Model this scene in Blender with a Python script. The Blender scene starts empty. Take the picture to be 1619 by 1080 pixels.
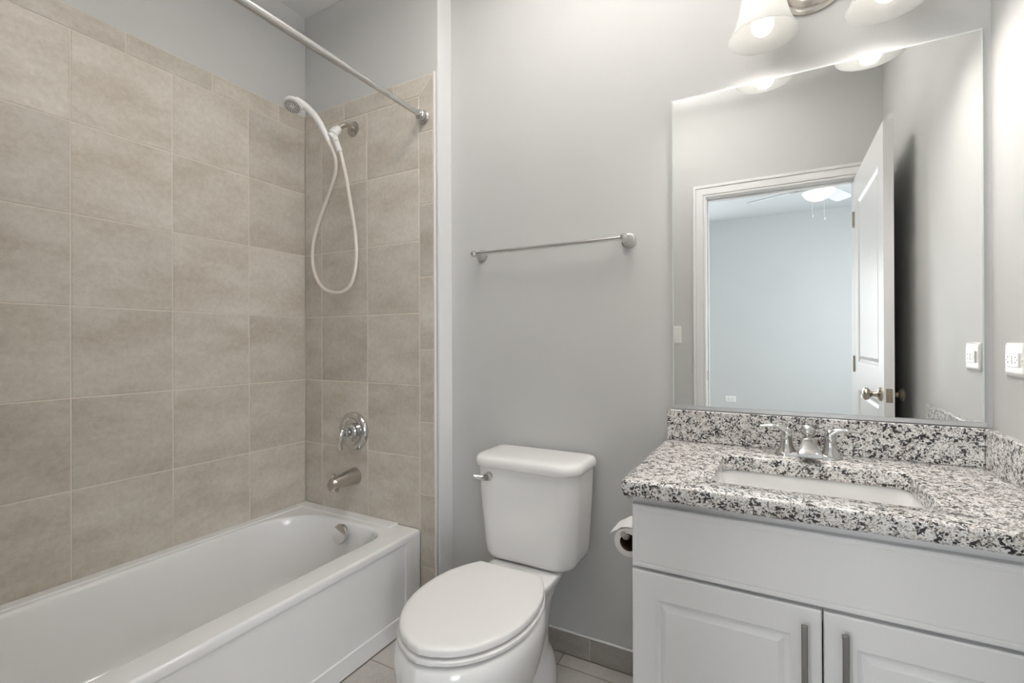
import bpy, bmesh, math, random
from mathutils import Vector, Matrix
C = bpy.context.scene
COL = C.collection
PI = math.pi
random.seed(4)

# ------------------------------------------------------------------ camera, world, light, exposure
CAMZ = 1.178
YAW, PITCH, ROLL = math.radians(28.8047), math.radians(0.0834), math.radians(-0.2288)
cd = bpy.data.cameras.new('camera'); cam = bpy.data.objects.new('camera', cd); COL.objects.link(cam)
F_ = Vector((-math.sin(YAW)*math.cos(PITCH), math.cos(YAW)*math.cos(PITCH), math.sin(PITCH)))
R_ = Vector((math.cos(YAW), math.sin(YAW), 0)); U_ = R_.cross(F_)
R2 = R_*math.cos(ROLL)+U_*math.sin(ROLL); U2 = U_*math.cos(ROLL)-R_*math.sin(ROLL)
m = Matrix.Identity(4)
for i in range(3):
    m[i][0] = R2[i]; m[i][1] = U2[i]; m[i][2] = -F_[i]
m.translation = Vector((0, 0, CAMZ)); cam.matrix_world = m
cd.sensor_fit = 'HORIZONTAL'; cd.sensor_width = 36.0; cd.lens = 752.655/1619*36.0
cd.clip_start = 0.01; cd.clip_end = 60
C.camera = cam

BULB = 2.5 
SPOT = 8.6            # watts sent down out of each vanity shade
#         # radiance of the vanity bulbs
FANL = .9
BOWL = 5.0           # radiance of the added fill bowl
wd = bpy.data.worlds.new('world'); C.world = wd; wd.use_nodes = True
bg = wd.node_tree.nodes['Background']; bg.inputs[0].default_value = (.75, .85, 1, 1); bg.inputs[1].default_value = .6
def area(name, loc, direction, sx, sy, power, color):
    l = bpy.data.lights.new(name, 'AREA'); l.shape = 'RECTANGLE'; l.size = sx; l.size_y = sy
    l.energy = power; l.color = color
    o = bpy.data.objects.new(name, l); COL.objects.link(o); o.location = loc
    o.rotation_euler = Vector(direction).to_track_quat('-Z', 'Y').to_euler()
    return o
area('bedroom_window_daylight', (1.96, -1.75, 1.45), (-1, 0.12, 0), 2.4, 1.5, 62, (.92, .965, 1))
area('added_bedroom_fill', (-1.42, -3.64, 1.35), (.26, 1, -.05), 1.0, 1.5, 36, (.95, .98, 1))  # added fill sent through the doorway from a made-up window
UPX, UPY, UPZ = -.48, .88, 2.655   # added unseen uplight, fills the room off the ceiling
l = area('added_fill_uplight', (UPX, UPY, UPZ-.012), (0, 0, 1), .34, .34, 33, (1, .955, .91)); l.data.shape = 'DISK'

C.view_settings.view_transform = 'Standard'
C.view_settings.look = 'None'
C.view_settings.exposure = 0.56
C.view_settings.gamma = 1.0
C.view_settings.use_curve_mapping = False

# ------------------------------------------------------------------ helpers
def link(o, parent=None):
    COL.objects.link(o)
    if parent is not None:
        o.parent = parent
        o.matrix_parent_inverse = Matrix.Translation(parent.location).inverted() if parent.type == 'EMPTY' else Matrix.Identity(4)
    return o
def obj(name, bm, mats, parent=None, smooth=True, bevel=0, seg=2, auto=35, label=None, recalc=True, subsurf=0):
    if recalc: bmesh.ops.recalc_face_normals(bm, faces=bm.faces)
    me = bpy.data.meshes.new(name); bm.to_mesh(me); bm.free()
    if not isinstance(mats, (list, tuple)): mats = [mats]
    for mt in mats: me.materials.append(mt)
    o = bpy.data.objects.new(name, me); link(o, parent)
    if bevel:
        b = o.modifiers.new('bevel', 'BEVEL'); b.width = bevel; b.segments = seg; b.limit_method = 'ANGLE'; b.angle_limit = math.radians(40)
    if subsurf:
        s = o.modifiers.new('sub', 'SUBSURF'); s.levels = subsurf; s.render_levels = subsurf
    if smooth:
        for p in me.polygons: p.use_smooth = True
        try: me.set_sharp_from_angle(angle=math.radians(auto))
        except Exception: pass
        if bevel:
            w = o.modifiers.new('wn', 'WEIGHTED_NORMAL'); w.keep_sharp = True
    if label: o['label'] = label
    return o
def tag(o, label, cat, group=None):
    o['label'] = label; o['category'] = cat
    if group: o['group'] = group
    return o
def thing(name, label, cat, loc, group=None):
    o = bpy.data.objects.new(name, None); COL.objects.link(o); o.location = loc; o.empty_display_size = .05
    return tag(o, label, cat, group)
def structure(o):
    o['kind'] = 'structure'; return o
def B(): return bmesh.new()
def bx(bm, x0, x1, y0, y1, z0, z1, mi=0):
    v = [bm.verts.new(p) for p in ((x0,y0,z0),(x1,y0,z0),(x1,y1,z0),(x0,y1,z0),(x0,y0,z1),(x1,y0,z1),(x1,y1,z1),(x0,y1,z1))]
    for q in ((3,2,1,0),(4,5,6,7),(0,1,5,4),(1,2,6,5),(2,3,7,6),(3,0,4,7)):
        f = bm.faces.new([v[i] for i in q]); f.material_index = mi
def loft(bm, loops, cap0=False, cap1=False, mi=0):
    rows = [[bm.verts.new(p) for p in l] for l in loops]
    n = len(rows[0])
    for a, b in zip(rows, rows[1:]):
        for i in range(n):
            f = bm.faces.new((a[i], a[(i+1) % n], b[(i+1) % n], b[i])); f.material_index = mi
    if cap0: bm.faces.new(rows[0][::-1]).material_index = mi
    if cap1: bm.faces.new(rows[-1]).material_index = mi
    return rows
def frame(d):
    d = Vector(d).normalized()
    a = Vector((0,0,1)) if abs(d.z) < .9 else Vector((1,0,0))
    u = d.cross(a).normalized(); v = u.cross(d).normalized()
    return d, u, v
def lathe(bm, prof, o, axis, seg=32, sx=1, sy=1, cap0=True, cap1=True, mi=0):
    d, u, v = frame(axis); o = Vector(o)
    loops = [[o + d*h + u*(r*sx*math.cos(2*PI*i/seg)) + v*(r*sy*math.sin(2*PI*i/seg)) for i in range(seg)] for r, h in prof]
    return loft(bm, loops, cap0, cap1, mi)
def cat(pts, k=8):
    P = [Vector(p) for p in pts]; P = [P[0]*2-P[1]] + P + [P[-1]*2-P[-2]]; out = []
    for i in range(1, len(P)-2):
        for j in range(k):
            t = j/k; a, b, c, e = P[i-1:i+3]
            out.append(.5*((2*b)+(c-a)*t+(2*a-5*b+4*c-e)*t*t+(3*b-a-3*c+e)*t**3))
    out.append(P[-2]); return out
def tube(bm, pts, r, seg=14, k=8, smoothpath=True, sx=1.0, sy=1.0, up=None, mi=0):
    n0 = len(pts)
    P = cat(pts, k) if smoothpath and n0 > 2 else [Vector(p) for p in pts]
    rs = r if isinstance(r, (list, tuple)) else [r]*n0
    def rad(i):
        t = i/(len(P)-1)*(n0-1); a = min(int(t), n0-2); f = t-a
        x, y = rs[a], rs[a+1]
        if isinstance(x, tuple): return (x[0]*(1-f)+y[0]*f, x[1]*(1-f)+y[1]*f)
        s = x*(1-f)+y*f; return (s*sx, s*sy)
    loops = []; pu = None
    for i, p in enumerate(P):
        d = (P[min(i+1, len(P)-1)]-P[max(i-1, 0)]).normalized()
        if pu is None:
            ref = Vector(up) if up else (Vector((0,0,1)) if abs(d.z) < .9 else Vector((1,0,0)))
        else: ref = pu
        u = (ref-d*ref.dot(d)).normalized(); w = d.cross(u); pu = u
        a, b = rad(i)
        loops.append([p+w*(a*math.cos(2*PI*j/seg))+u*(b*math.sin(2*PI*j/seg)) for j in range(seg)])
    loft(bm, loops, True, True, mi)
def sphere(bm, c, r, sx=1, sy=1, sz=1, seg=24):
    mm = Matrix.Translation(c) @ Matrix.Diagonal((sx, sy, sz, 1))
    bmesh.ops.create_uvsphere(bm, u_segments=seg, v_segments=seg//2, radius=r, matrix=mm)
def rrect(x0, x1, y0, y1, z, r, nc=8, ns=8):
    """rounded rectangle loop; r one radius or four (x0y0, x1y0, x1y1, x0y1)"""
    if not isinstance(r, (list, tuple)): r = [r]*4
    cs = [(x0+r[0], y0+r[0], PI, r[0]), (x1-r[1], y0+r[1], 1.5*PI, r[1]), (x1-r[2], y1-r[2], 0, r[2]), (x0+r[3], y1-r[3], .5*PI, r[3])]
    arcs = [[(cx+rr*math.cos(a+.5*PI*k/nc), cy+rr*math.sin(a+.5*PI*k/nc)) for k in range(nc+1)] for cx, cy, a, rr in cs]
    out = []
    for i in range(4):
        out += arcs[i]; a = arcs[i][-1]; b = arcs[(i+1) % 4][0]
        out += [(a[0]+(b[0]-a[0])*k/ns, a[1]+(b[1]-a[1])*k/ns) for k in range(1, ns)]
    return [Vector((x, y, z)) for x, y in out]
def panel_face(bm, P, W, H, panels, prof):
    """flat face P(u,v,d) of W x H with shaped panels (u0,u1,v0,v1); prof = [(inset, depth)...]"""
    us = sorted({0, W, *[a for p in panels for a in p[:2]]}); vs = sorted({0, H, *[a for p in panels for a in p[2:]]})
    for a, b in zip(us, us[1:]):
        for c, d in zip(vs, vs[1:]):
            if any(p[0] <= a and b <= p[1] and p[2] <= c and d <= p[3] for p in panels): continue
            bm.faces.new([bm.verts.new(P(u, v, 0)) for u, v in ((a, c), (b, c), (b, d), (a, d))])
    for p in panels:
        loops = [[P(p[0]+i, p[2]+i, d), P(p[1]-i, p[2]+i, d), P(p[1]-i, p[3]-i, d), P(p[0]+i, p[3]-i, d)] for i, d in [(0, 0)]+prof]
        loft(bm, loops, False, True)
    bmesh.ops.remove_doubles(bm, verts=bm.verts, dist=1e-5)

# ------------------------------------------------------------------ materials
def mat(name, col, rough=.5, metal=0, spec=.5, coat=0, **kw):
    mt = bpy.data.materials.new(name); mt.use_nodes = True
    b = mt.node_tree.nodes['Principled BSDF']
    b.inputs['Base Color'].default_value = (*col, 1); b.inputs['Roughness'].default_value = rough
    b.inputs['Metallic'].default_value = metal; b.inputs['Specular IOR Level'].default_value = spec
    b.inputs['Coat Weight'].default_value = coat; b.inputs['Coat Roughness'].default_value = .05
    return mt
class N:
    def __init__(s, mt): s.t = mt.node_tree; s.b = s.t.nodes['Principled BSDF']; s.out = s.t.nodes['Material Output']
    def n(s, ty, **kw):
        nd = s.t.nodes.new(ty)
        for k, v in kw.items():
            if k in nd.inputs: nd.inputs[k].default_value = v
            else: setattr(nd, k, v)
        return nd
    def l(s, a, b): s.t.links.new(a, b)
    def coord(s, off=None, scale=(1,1,1), rot=(0,0,0)):
        c = s.n('ShaderNodeTexCoord'); mp = s.n('ShaderNodeMapping'); mp.inputs['Scale'].default_value = scale; mp.inputs['Rotation'].default_value = rot
        if off is not None:
            ad = s.n('ShaderNodeVectorMath', operation='ADD'); s.l(c.outputs['Object'], ad.inputs[0]); s.l(off, ad.inputs[1]); s.l(ad.outputs[0], mp.inputs[0])
        else: s.l(c.outputs['Object'], mp.inputs[0])
        return mp.outputs[0]
    def noise(s, v, scale, detail=4, rough=.55):
        q = s.n('ShaderNodeTexNoise'); q.inputs['Scale'].default_value = scale; q.inputs['Detail'].default_value = detail; q.inputs['Roughness'].default_value = rough
        s.l(v, q.inputs['Vector']); return q.outputs['Fac']
    def ramp(s, f, stops):
        r = s.n('ShaderNodeValToRGB'); e = r.color_ramp.elements
        while len(e) < len(stops): e.new(.5)
        for x, (p, c) in zip(e, stops): x.position = p; x.color = (*c, 1) if len(c) == 3 else c
        s.l(f, r.inputs[0]); return r.outputs[0]
    def mix(s, f, a, b, mode='MIX'):
        q = s.n('ShaderNodeMix', data_type='RGBA', blend_type=mode)
        for k, v in ((0, f), (6, a), (7, b)):
            if hasattr(v, 'links'): s.l(v, q.inputs[k])
            else: q.inputs[k].default_value = v if k == 0 else (*v, 1)
        return q.outputs[2]
    def bump(s, h, strength, dist=.001):
        q = s.n('ShaderNodeBump'); q.inputs['Strength'].default_value = strength; q.inputs['Distance'].default_value = dist
        s.l(h, q.inputs['Height']); s.l(q.outputs[0], s.b.inputs['Normal'])
def paint(name, col, rough=.55):
    mt = mat(name, col, rough, spec=.3); n = N(mt); v = n.coord()
    f = n.noise(v, 900, 2); n.bump(f, .15, .0004)
    g = n.noise(v, 1.7, 3)
    n.l(n.mix(g, tuple(c*.97 for c in col), tuple(min(1, c*1.03) for c in col)), n.b.inputs['Base Color'])
    return mt
M_WALL = paint('grey_wall_paint', (.572, .574, .566))
M_BEDWALL = paint('bedroom_wall_paint', (.58, .59, .59))
M_CEIL = paint('ceiling_paint', (.86, .86, .855))
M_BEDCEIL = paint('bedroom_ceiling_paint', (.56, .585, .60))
M_TRIM = mat('white_trim_paint', (.83, .83, .83), .3)
M_CAB = mat('white_cabinet_lacquer', (.83, .83, .835), .38)
M_PORC = mat('white_porcelain', (.88, .875, .865), .12, coat=.4)
M_TUB = mat('white_tub_enamel', (.86, .86, .855), .14, coat=.3)
M_SEAT = mat('white_seat_plastic', (.86, .85, .835), .22)
M_PLAST = mat('white_plastic', (.80, .79, .77), .3)
M_HOSE = mat('cream_vinyl_hose', (.74, .69, .62), .35)
M_CHROME = mat('polished_chrome', (.66, .655, .645), .07, 1)
M_NICKEL = mat('brushed_nickel', (.55, .52, .48), .24, 1)
M_STEEL = mat('brushed_steel', (.27, .265, .26), .36, 1)
M_BRONZE = mat('satin_nickel_knob', (.52, .46, .38), .25, 1)
M_DARK = mat('dark_gap', (.03, .028, .025), .6)
M_PAPER = mat('tissue_paper', (.85, .84, .82), .9, spec=.1)
M_CARD = mat('brown_cardboard', (.10, .055, .03), .9, spec=.1)
M_MIRROR = mat('silvered_glass', (.90, .915, .905), .0, 1)
M_GLEDGE = mat('glass_edge', (.70, .76, .74), .1)
M_CAULK = mat('white_caulk', (.80, .79, .77), .4)
M_BLADE = mat('off_white_fan_blade', (.60, .62, .63), .4)
M_ROD = mat('satin_steel_rod', (.62, .61, .595), .2, 1)
M_CARPET = mat('beige_carpet', (.42, .38, .33), .95, spec=.1)

def tile_mat(name, dark, mid, light, rough=.42, sc=1.0):
    mt = mat(name, mid, rough, spec=.4); n = N(mt)
    at = n.n('ShaderNodeAttribute', attribute_name='rnd')
    off = n.n('ShaderNodeVectorMath', operation='MULTIPLY'); n.l(at.outputs['Vector'], off.inputs[0]); off.inputs[1].default_value = (37, 53, 71)
    v = n.coord(off.outputs[0], (1, 1, 1.0), (.5, .6, .3))
    vs = n.coord(off.outputs[0], (1, 1, 2.4), (.55, .65, .2))
    big = n.noise(vs, 3.2*sc, 5, .62); fine = n.noise(v, 55*sc, 5, .7)
    a = n.ramp(big, [(.3, dark), (.5, mid), (.72, light)])
    c = n.mix(.22, a, n.ramp(fine, [(.3, tuple(x*.72 for x in dark)), (.7, tuple(min(1, x*1.18) for x in light))]))
    # small tone shift from tile to tile
    sep = n.n('ShaderNodeSeparateXYZ'); n.l(at.outputs['Vector'], sep.inputs[0])
    rr = n.n('ShaderNodeMapRange'); rr.inputs[3].default_value = .91; rr.inputs[4].default_value = 1.06; n.l(sep.outputs[0], rr.inputs[0])
    cm = n.n('ShaderNodeCombineColor')
    for k in range(3): n.l(rr.outputs[0], cm.inputs[k])
    n.l(n.mix(1.0, c, cm.outputs[0], 'MULTIPLY'), n.b.inputs['Base Color'])
    n.bump(n.noise(v, 130*sc, 4, .7), .25, .0008)
    return mt
M_TILE = tile_mat('beige_wall_tile', (.445, .39, .325), (.555, .512, .45), (.655, .617, .56))
M_FLOORT = tile_mat('greige_floor_tile', (.42, .395, .365), (.50, .475, .445), (.57, .545, .515), .45)
M_BASET = tile_mat('greige_base_tile', (.33, .30, .27), (.40, .37, .34), (.46, .43, .40), .45, 1.4)
M_GROUT = mat('cream_grout', (.68, .62, .545), .8, spec=.2)
M_FGROUT = mat('brown_floor_grout', (.30, .24, .19), .85, spec=.2)

def granite():
    mt = mat('speckled_granite', (.7, .7, .7), .14, spec=.5, coat=.2); n = N(mt); v = n.coord()
    warp = n.n('ShaderNodeTexNoise'); warp.inputs['Scale'].default_value = 90; n.l(v, warp.inputs['Vector'])
    wv = n.n('ShaderNodeVectorMath', operation='MULTIPLY_ADD'); n.l(warp.outputs['Color'], wv.inputs[0]); wv.inputs[1].default_value = (.012,)*3; n.l(v, wv.inputs[2])
    def vor(scale):
        q = n.n('ShaderNodeTexVoronoi'); q.inputs['Scale'].default_value = scale; n.l(wv.outputs[0], q.inputs['Vector'])
        s = n.n('ShaderNodeSeparateColor'); n.l(q.outputs['Color'], s.inputs[0]); return s.outputs
    a = vor(330); b = vor(235); c = vor(420)
    base = n.ramp(a[0], [(0, (.42, .41, .395)), (.20, (.66, .65, .635)), (.45, (.82, .81, .795)), (1, (.90, .89, .875))])
    soft = n.noise(v, 26, 3, .6)
    base = n.mix(n.ramp(soft, [(.48, (0,0,0)), (.68, (.34,.34,.34))]), base, (.50, .455, .41))
    base = n.mix(n.ramp(a[1], [(.86, (0,0,0)), (.88, (1,1,1))]), base, (.36, .30, .25))
    clus = n.noise(v, 58, 3, .65)
    # black crystals gather in clusters
    def speck(src, k, o, col, base):
        th = n.n('ShaderNodeMath', operation='MULTIPLY_ADD'); n.l(clus, th.inputs[0]); th.inputs[1].default_value = k; th.inputs[2].default_value = o
        lt = n.n('ShaderNodeMath', operation='LESS_THAN'); n.l(src, lt.inputs[0]); n.l(th.outputs[0], lt.inputs[1])
        return n.mix(lt.outputs[0], base, col)
    base = speck(c[1], 1.3, -.49, (.22, .21, .20), base)
    base = speck(b[0], 2.4, -.97, (.035, .034, .036), base)
    n.l(base, n.b.inputs['Base Color']); return mt
M_GRAN = granite()

def glow(name, col, strength):
    mt = bpy.data.materials.new(name); mt.use_nodes = True; t = mt.node_tree
    e = t.nodes.new('ShaderNodeEmission'); e.inputs[0].default_value = (*col, 1); e.inputs[1].default_value = strength
    t.links.new(e.outputs[0], t.nodes['Material Output'].inputs[0]); return mt
M_BULB = glow('lit_bulb', (1, .93, .84), BULB)
M_OPAL = glow('added_fill_bowl', (1, .96, .92), BOWL)  # added fill bowl, glows to send soft light down
M_BOWL = glow('lit_fan_bowl', (1, .97, .93), FANL)
def frosted():
    mt = bpy.data.materials.new('frosted_glass'); mt.use_nodes = True; t = mt.node_tree
    tr = t.nodes.new('ShaderNodeBsdfTranslucent'); tr.inputs[0].default_value = (.92, .92, .91, 1)
    df = t.nodes.new('ShaderNodeBsdfDiffuse'); df.inputs[0].default_value = (.90, .90, .89, 1)
    gl = t.nodes.new('ShaderNodeBsdfGlossy'); gl.inputs[1].default_value = .15
    a = t.nodes.new('ShaderNodeMixShader'); a.inputs[0].default_value = .3
    b = t.nodes.new('ShaderNodeMixShader'); b.inputs[0].default_value = .04
    t.links.new(tr.outputs[0], a.inputs[1]); t.links.new(df.outputs[0], a.inputs[2])
    t.links.new(a.outputs[0], b.inputs[1]); t.links.new(gl.outputs[0], b.inputs[2])
    t.links.new(b.outputs[0], t.nodes['Material Output'].inputs[0]); return mt
M_FROST = frosted()

# ------------------------------------------------------------------ key planes (metres, camera above the origin)
XL, YW, YB = -2.052, 1.5877, 1.685        # left tile face, shower-end tile face, mirror wall
XS = -1.228                                # side of the thickened shower wall
XR, YF = .498, .0616                       # right wall, door wall (room side)
CEIL = 2.809
Z0 = 2.2287                                # underside of the tile border
T = .308                                   # tile module

# ------------------------------------------------------------------ setting: shell
def wallbox(name, boxes, mt, **kw):
    bm = B()
    for b in boxes: bx(bm, *b)
    return structure(obj(name, bm, mt, smooth=False, **kw))
wallbox('wall_left', [(-2.2, -2.058, -.055, 1.80, 0, CEIL)], M_WALL)
wallbox('wall_back', [(-1.235, .66, YB, 1.80, 0, CEIL)], M_WALL)
wallbox('wall_shower_end', [(-2.058, XS, YW+.008, 1.80, 0, CEIL)], M_WALL, bevel=.004)
# right wall, running a touch out of square towards the door
bm = B()
pl = [(XR, 1.80), (XR, 1.10), (.534, YF), (.536, -.055), (.66, -.055), (.66, 1.80)]
loft(bm, [[Vector((x, y, 0)) for x, y in pl], [Vector((x, y, CEIL)) for x, y in pl]], True, True)
structure(obj('wall_right', bm, M_WALL, smooth=False))
DX0, DX1, DZ = -.377, .402, 2.099
wallbox('wall_front', [(-2.058, DX0-.012, -.055, YF, 0, CEIL), (DX1+.012, .66, -.055, YF, 0, CEIL), (DX0-.012, DX1+.012, -.055, YF, DZ+.012, CEIL)], M_WALL)
wallbox('ceiling', [(-2.2, .66, -.055, 1.80, CEIL, CEIL+.1)], M_CEIL)
# bedroom beyond the door
BX0, BX1, BY = -2.6, 2.05, -3.67
vx0, vx1, vz0, vz1 = -1.95, -.92, .58, 2.12  # opening of the made-up window behind the added fill
wallbox('wall_bedroom_back', [(BX0-.1, vx0, BY-.1, BY, 0, CEIL), (vx1, BX1+.1, BY-.1, BY, 0, CEIL), (vx0, vx1, BY-.1, BY, 0, vz0), (vx0, vx1, BY-.1, BY, vz1, CEIL)], M_BEDWALL)
wallbox('wall_bedroom_left', [(BX0-.1, BX0, BY, -.055, 0, CEIL)], M_BEDWALL)
wx0, wx1, wz0, wz1 = -2.95, -.55, .70, 2.2
wallbox('wall_bedroom_right', [(BX1, BX1+.1, BY, wx0, 0, CEIL), (BX1, BX1+.1, wx1, -.055, 0, CEIL), (BX1, BX1+.1, wx0, wx1, 0, wz0), (BX1, BX1+.1, wx0, wx1, wz1, CEIL)], M_BEDWALL)
wallbox('wall_bedroom_front', [(BX0, -2.2, -.055, .045, 0, CEIL), (.66, BX1, -.055, .045, 0, CEIL)], M_BEDWALL)
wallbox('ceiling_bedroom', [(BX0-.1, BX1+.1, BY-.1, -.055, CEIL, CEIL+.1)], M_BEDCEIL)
wallbox('floor_bedroom', [(BX0-.1, BX1+.1, BY-.1, -.055, -.1, 0)], M_CARPET)
bm = B()
for a, b in ((wx0, wx0+.05), (wx1-.05, wx1), ((wx0+wx1)/2-.03, (wx0+wx1)/2+.03)): bx(bm, BX1+.01, BX1+.06, a, b, wz0, wz1)
bx(bm, BX1+.01, BX1+.06, wx0, wx1, wz0, wz0+.05); bx(bm, BX1+.01, BX1+.06, wx0, wx1, wz1-.05, wz1)
structure(obj('window_1', bm, M_TRIM, smooth=False))

bm = B()
bx(bm, vx0, vx0+.05, BY-.06, BY-.01, vz0, vz1); bx(bm, vx1-.05, vx1, BY-.06, BY-.01, vz0, vz1)
bx(bm, vx0, vx1, BY-.06, BY-.01, vz0, vz0+.05); bx(bm, vx0, vx1, BY-.06, BY-.01, vz1-.05, vz1); bx(bm, vx0, vx1, BY-.06, BY-.01, 1.32, 1.37)
structure(obj('added_fill_window', bm, M_TRIM, smooth=False))  # frame of the made-up window, goes with the added fill

# ------------------------------------------------------------------ tiles
def tiles(name, polys, to3, depth, grout_rect, mats, parent=None, gap=.0022, inset=.0016, gd=.0014):
    """polys: lists of (u,v); to3(u,v,d): d out of the wall; each tile a bevelled slab, grout just below the faces"""
    bm = B(); rn = bm.faces.layers.float_vector.new('rnd')
    for P in polys:
        c = sum((Vector(p) for p in P), Vector((0, 0)))/len(P)
        def off(P, g):
            n = len(P); out = []
            for i in range(n):
                p, a, b = Vector(P[i]), Vector(P[i-1]), Vector(P[(i+1) % n])
                e1 = (p-a).normalized(); e2 = (b-p).normalized()
                n1 = Vector((-e1.y, e1.x)); n2 = Vector((-e2.y, e2.x))
                if n1.dot(c-p) < 0: n1 = -n1
                if n2.dot(c-p) < 0: n2 = -n2
                k = n1+n2; k = k/(k.length_squared/2) if k.length > 1e-6 else n1
                out.append(p+k*g)
            return out
        A = off(P, gap); D = off(P, gap+inset)
        before = len(bm.faces)
        loft(bm, [[to3(u, v, -depth) for u, v in A], [to3(u, v, -inset*.8) for u, v in A], [to3(u, v, 0) for u, v in D]], False, True)
        bm.faces.ensure_lookup_table()
        r = Vector((random.random(), random.random(), random.random()))
        for f in bm.faces[before:]: f[rn] = r
    for u0, u1, v0, v1 in grout_rect:
        f = bm.faces.new([bm.verts.new(to3(u, v, -gd)) for u, v in ((u0, v0), (u1, v0), (u1, v1), (u0, v1))]); f.material_index = 1
    o = obj(name, bm, mats, parent, smooth=False)
    return structure(o)
def R(u0, u1, v0, v1): return [(u0, v0), (u1, v0), (u1, v1), (u0, v1)]
ZT = Z0+.0795
ys = [YW, YW-.29] + [YW-.29-T*k for k in range(1, 4)] + [YF]
zs = [Z0-T*k for k in range(7)]
P = []
for y1, y0 in zip(ys, ys[1:]):
    for z1, z0 in zip(zs, zs[1:]): P.append(R(y0, y1, z0, z1))
jb = [YW, 1.447, 1.143, .838, .534, .23, YF]
for y1, y0 in zip(jb, jb[1:]): P.append(R(y0, y1, Z0, ZT))
tiles('wall_left_tiles', P, lambda u, v, d: Vector((XL+d, u, v)), .006, [(YF, YW, .37, ZT)], [M_TILE, M_GROUT])
XC, XE = -1.322, -1.2455
xs = [XL, -1.931, -1.626, XC]
P = []
for x0, x1 in zip(xs, xs[1:]):
    for z1, z0 in zip(zs, zs[1:]): P.append(R(x0, x1, z0, z1))
ZTW = ZT+.002
for x0, x1 in ((XL, -1.773), (-1.773, -1.465)): P.append(R(x0, x1, Z0, ZTW))
P.append([(-1.465, Z0), (XC, Z0), (XE, ZTW), (-1.465, ZTW)])
vj = [2.071-.3073*k for k in range(7)]+[0]
P.append([(XC, vj[0]), (XE, vj[0]), (XE, ZTW), (XC, Z0)])
for z1, z0 in zip(vj, vj[1:]): P.append(R(XC, XE, z0, z1))
tiles('wall_shower_end_tiles', P, lambda u, v, d: Vector((u, YW-d, v)), .007, [(XL, XC, .37, ZTW), (XC, XE, 0, ZTW)], [M_TILE, M_GROUT])
wallbox('trim_4', [(XS-.001, XS+.004, YW+.0085, YB, 0, CEIL)], M_TRIM)
bm = B(); bx(bm, XE, XE+.0075, YW-.001, YW+.008, 0, ZTW+.004)
structure(obj('trim_2', bm, M_CAULK, bevel=.003))
# floor
P = []
gx = [-1.322, -1.008, -.700, -.392, -.084, .224, .532]; gy = [1.675, 1.608, 1.300, .992, .684, .376, .068, -.055]
for x0, x1 in zip(gx, gx[1:]):
    for y1, y0 in zip(gy, gy[1:]): P.append(R(x0, x1, y0, y1))
wallbox('floor', [(-2.2, .66, -.055, 1.80, -.1, -.004)], M_FGROUT)
tiles('floor_tiles', P, lambda u, v, d: Vector((u, v, d)), .004, [(-1.322, .532, -.055, 1.675)], [M_FLOORT, M_FGROUT])
# tile baseboard
P = [R(a, b, 0, .079) for a, b in ((-1.228, -1.216), (-1.216, -.908), (-.908, -.600), (-.600, -.305))]
o = tiles('baseboard_back', P, lambda u, v, d: Vector((u, YB-.010-d, v)), .010, [(-1.228, -.305, 0, .078)], [M_BASET, M_GROUT], gap=.0018)
bm = B(); bx(bm, -1.228, -.305, YB-.0105, YB, .079, .087)
structure(obj('trim_3', bm, M_CAULK, bevel=.004, seg=3))

# ------------------------------------------------------------------ door, frame and casing
bm = B()
jy0, jy1 = -.055, YF
bx(bm, DX0-.012, DX0, jy0, jy1, 0, DZ); bx(bm, DX1, DX1+.012, jy0, jy1, 0, DZ); bx(bm, DX0-.012, DX1+.012, jy0, jy1, DZ, DZ+.012)
bx(bm, DX0, DX0+.010, 0.0, .022, 0, DZ-.01); bx(bm, DX0, DX1, 0.0, .022, DZ-.010, DZ)
# stepped casing: bands of different thickness, room side
for a, b, t in ((0.003, .018, .010), (.018, .062, .014), (.062, .080, .019)):
    bx(bm, DX0-b, DX0-a, YF, YF+t, 0, DZ+b); bx(bm, DX1+a, DX1+b, YF, YF+t, 0, DZ+b)
    bx(bm, DX0-b, DX1+b, YF, YF+t-.0002, DZ+a, DZ+b)
tr = structure(obj('trim_1', bm, M_TRIM, bevel=.003, smooth=True))
bm = B(); bx(bm, DX0-.0005, DX0+.0015, .030, .056, .928, .988); bx(bm, DX0, DX0+.0018, .038, .048, .945, .970)
obj('strike_plate', bm, M_BRONZE, tr, bevel=.0005, label='small metal strike plate')
# leaf: hinged at the right jamb, standing open along the right wall
DW, DH = .800, 2.093-.012
dy0 = .076; dx0 = .4005; TH = .035
bm = B()
prof = [(.006, -.002), (.018, -.008), (.024, -.008), (.040, -.0035)]
pans = [(.115, DW-.115, .20, .905), (.115, DW-.115, 1.045, 1.930)]
panel_face(bm, lambda u, v, d: Vector((dx0-d, dy0+u, .012+v)), DW, DH, pans, prof)
panel_face(bm, lambda u, v, d: Vector((dx0+TH+d, dy0+u, .012+v)), DW, DH, pans, prof)
for a, b in (((0, 0), (DW, 0)), ((DW, 0), (DW, DH)), ((DW, DH), (0, DH)), ((0, DH), (0, 0))):
    bm.faces.new([bm.verts.new(Vector((x, dy0+u, .012+v))) for x, (u, v) in ((dx0, a), (dx0, b), (dx0+TH, b), (dx0+TH, a))])
bmesh.ops.remove_doubles(bm, verts=bm.verts, dist=1e-5)
door = structure(obj('door_1', bm, M_TRIM, smooth=False))
ky = dy0+DW-.060; kz = .950
for s, x in ((-1, dx0), (1, dx0+TH)):
    bm = B(); L = 1.0 if s < 0 else .66
    lathe(bm, [(.030, 0), (.030, .004), (.026, .009), (.014, .013), (.011, .020*L), (.0105, .032*L), (.016, .038*L), (.025, .045*L), (.028, .053*L), (.026, .060*L), (.017, .065*L), (.001, .066*L)], (x, ky, kz), (s, 0, 0), 28)
    obj('door_knob', bm, M_BRONZE, door, label='satin nickel door knob')
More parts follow.
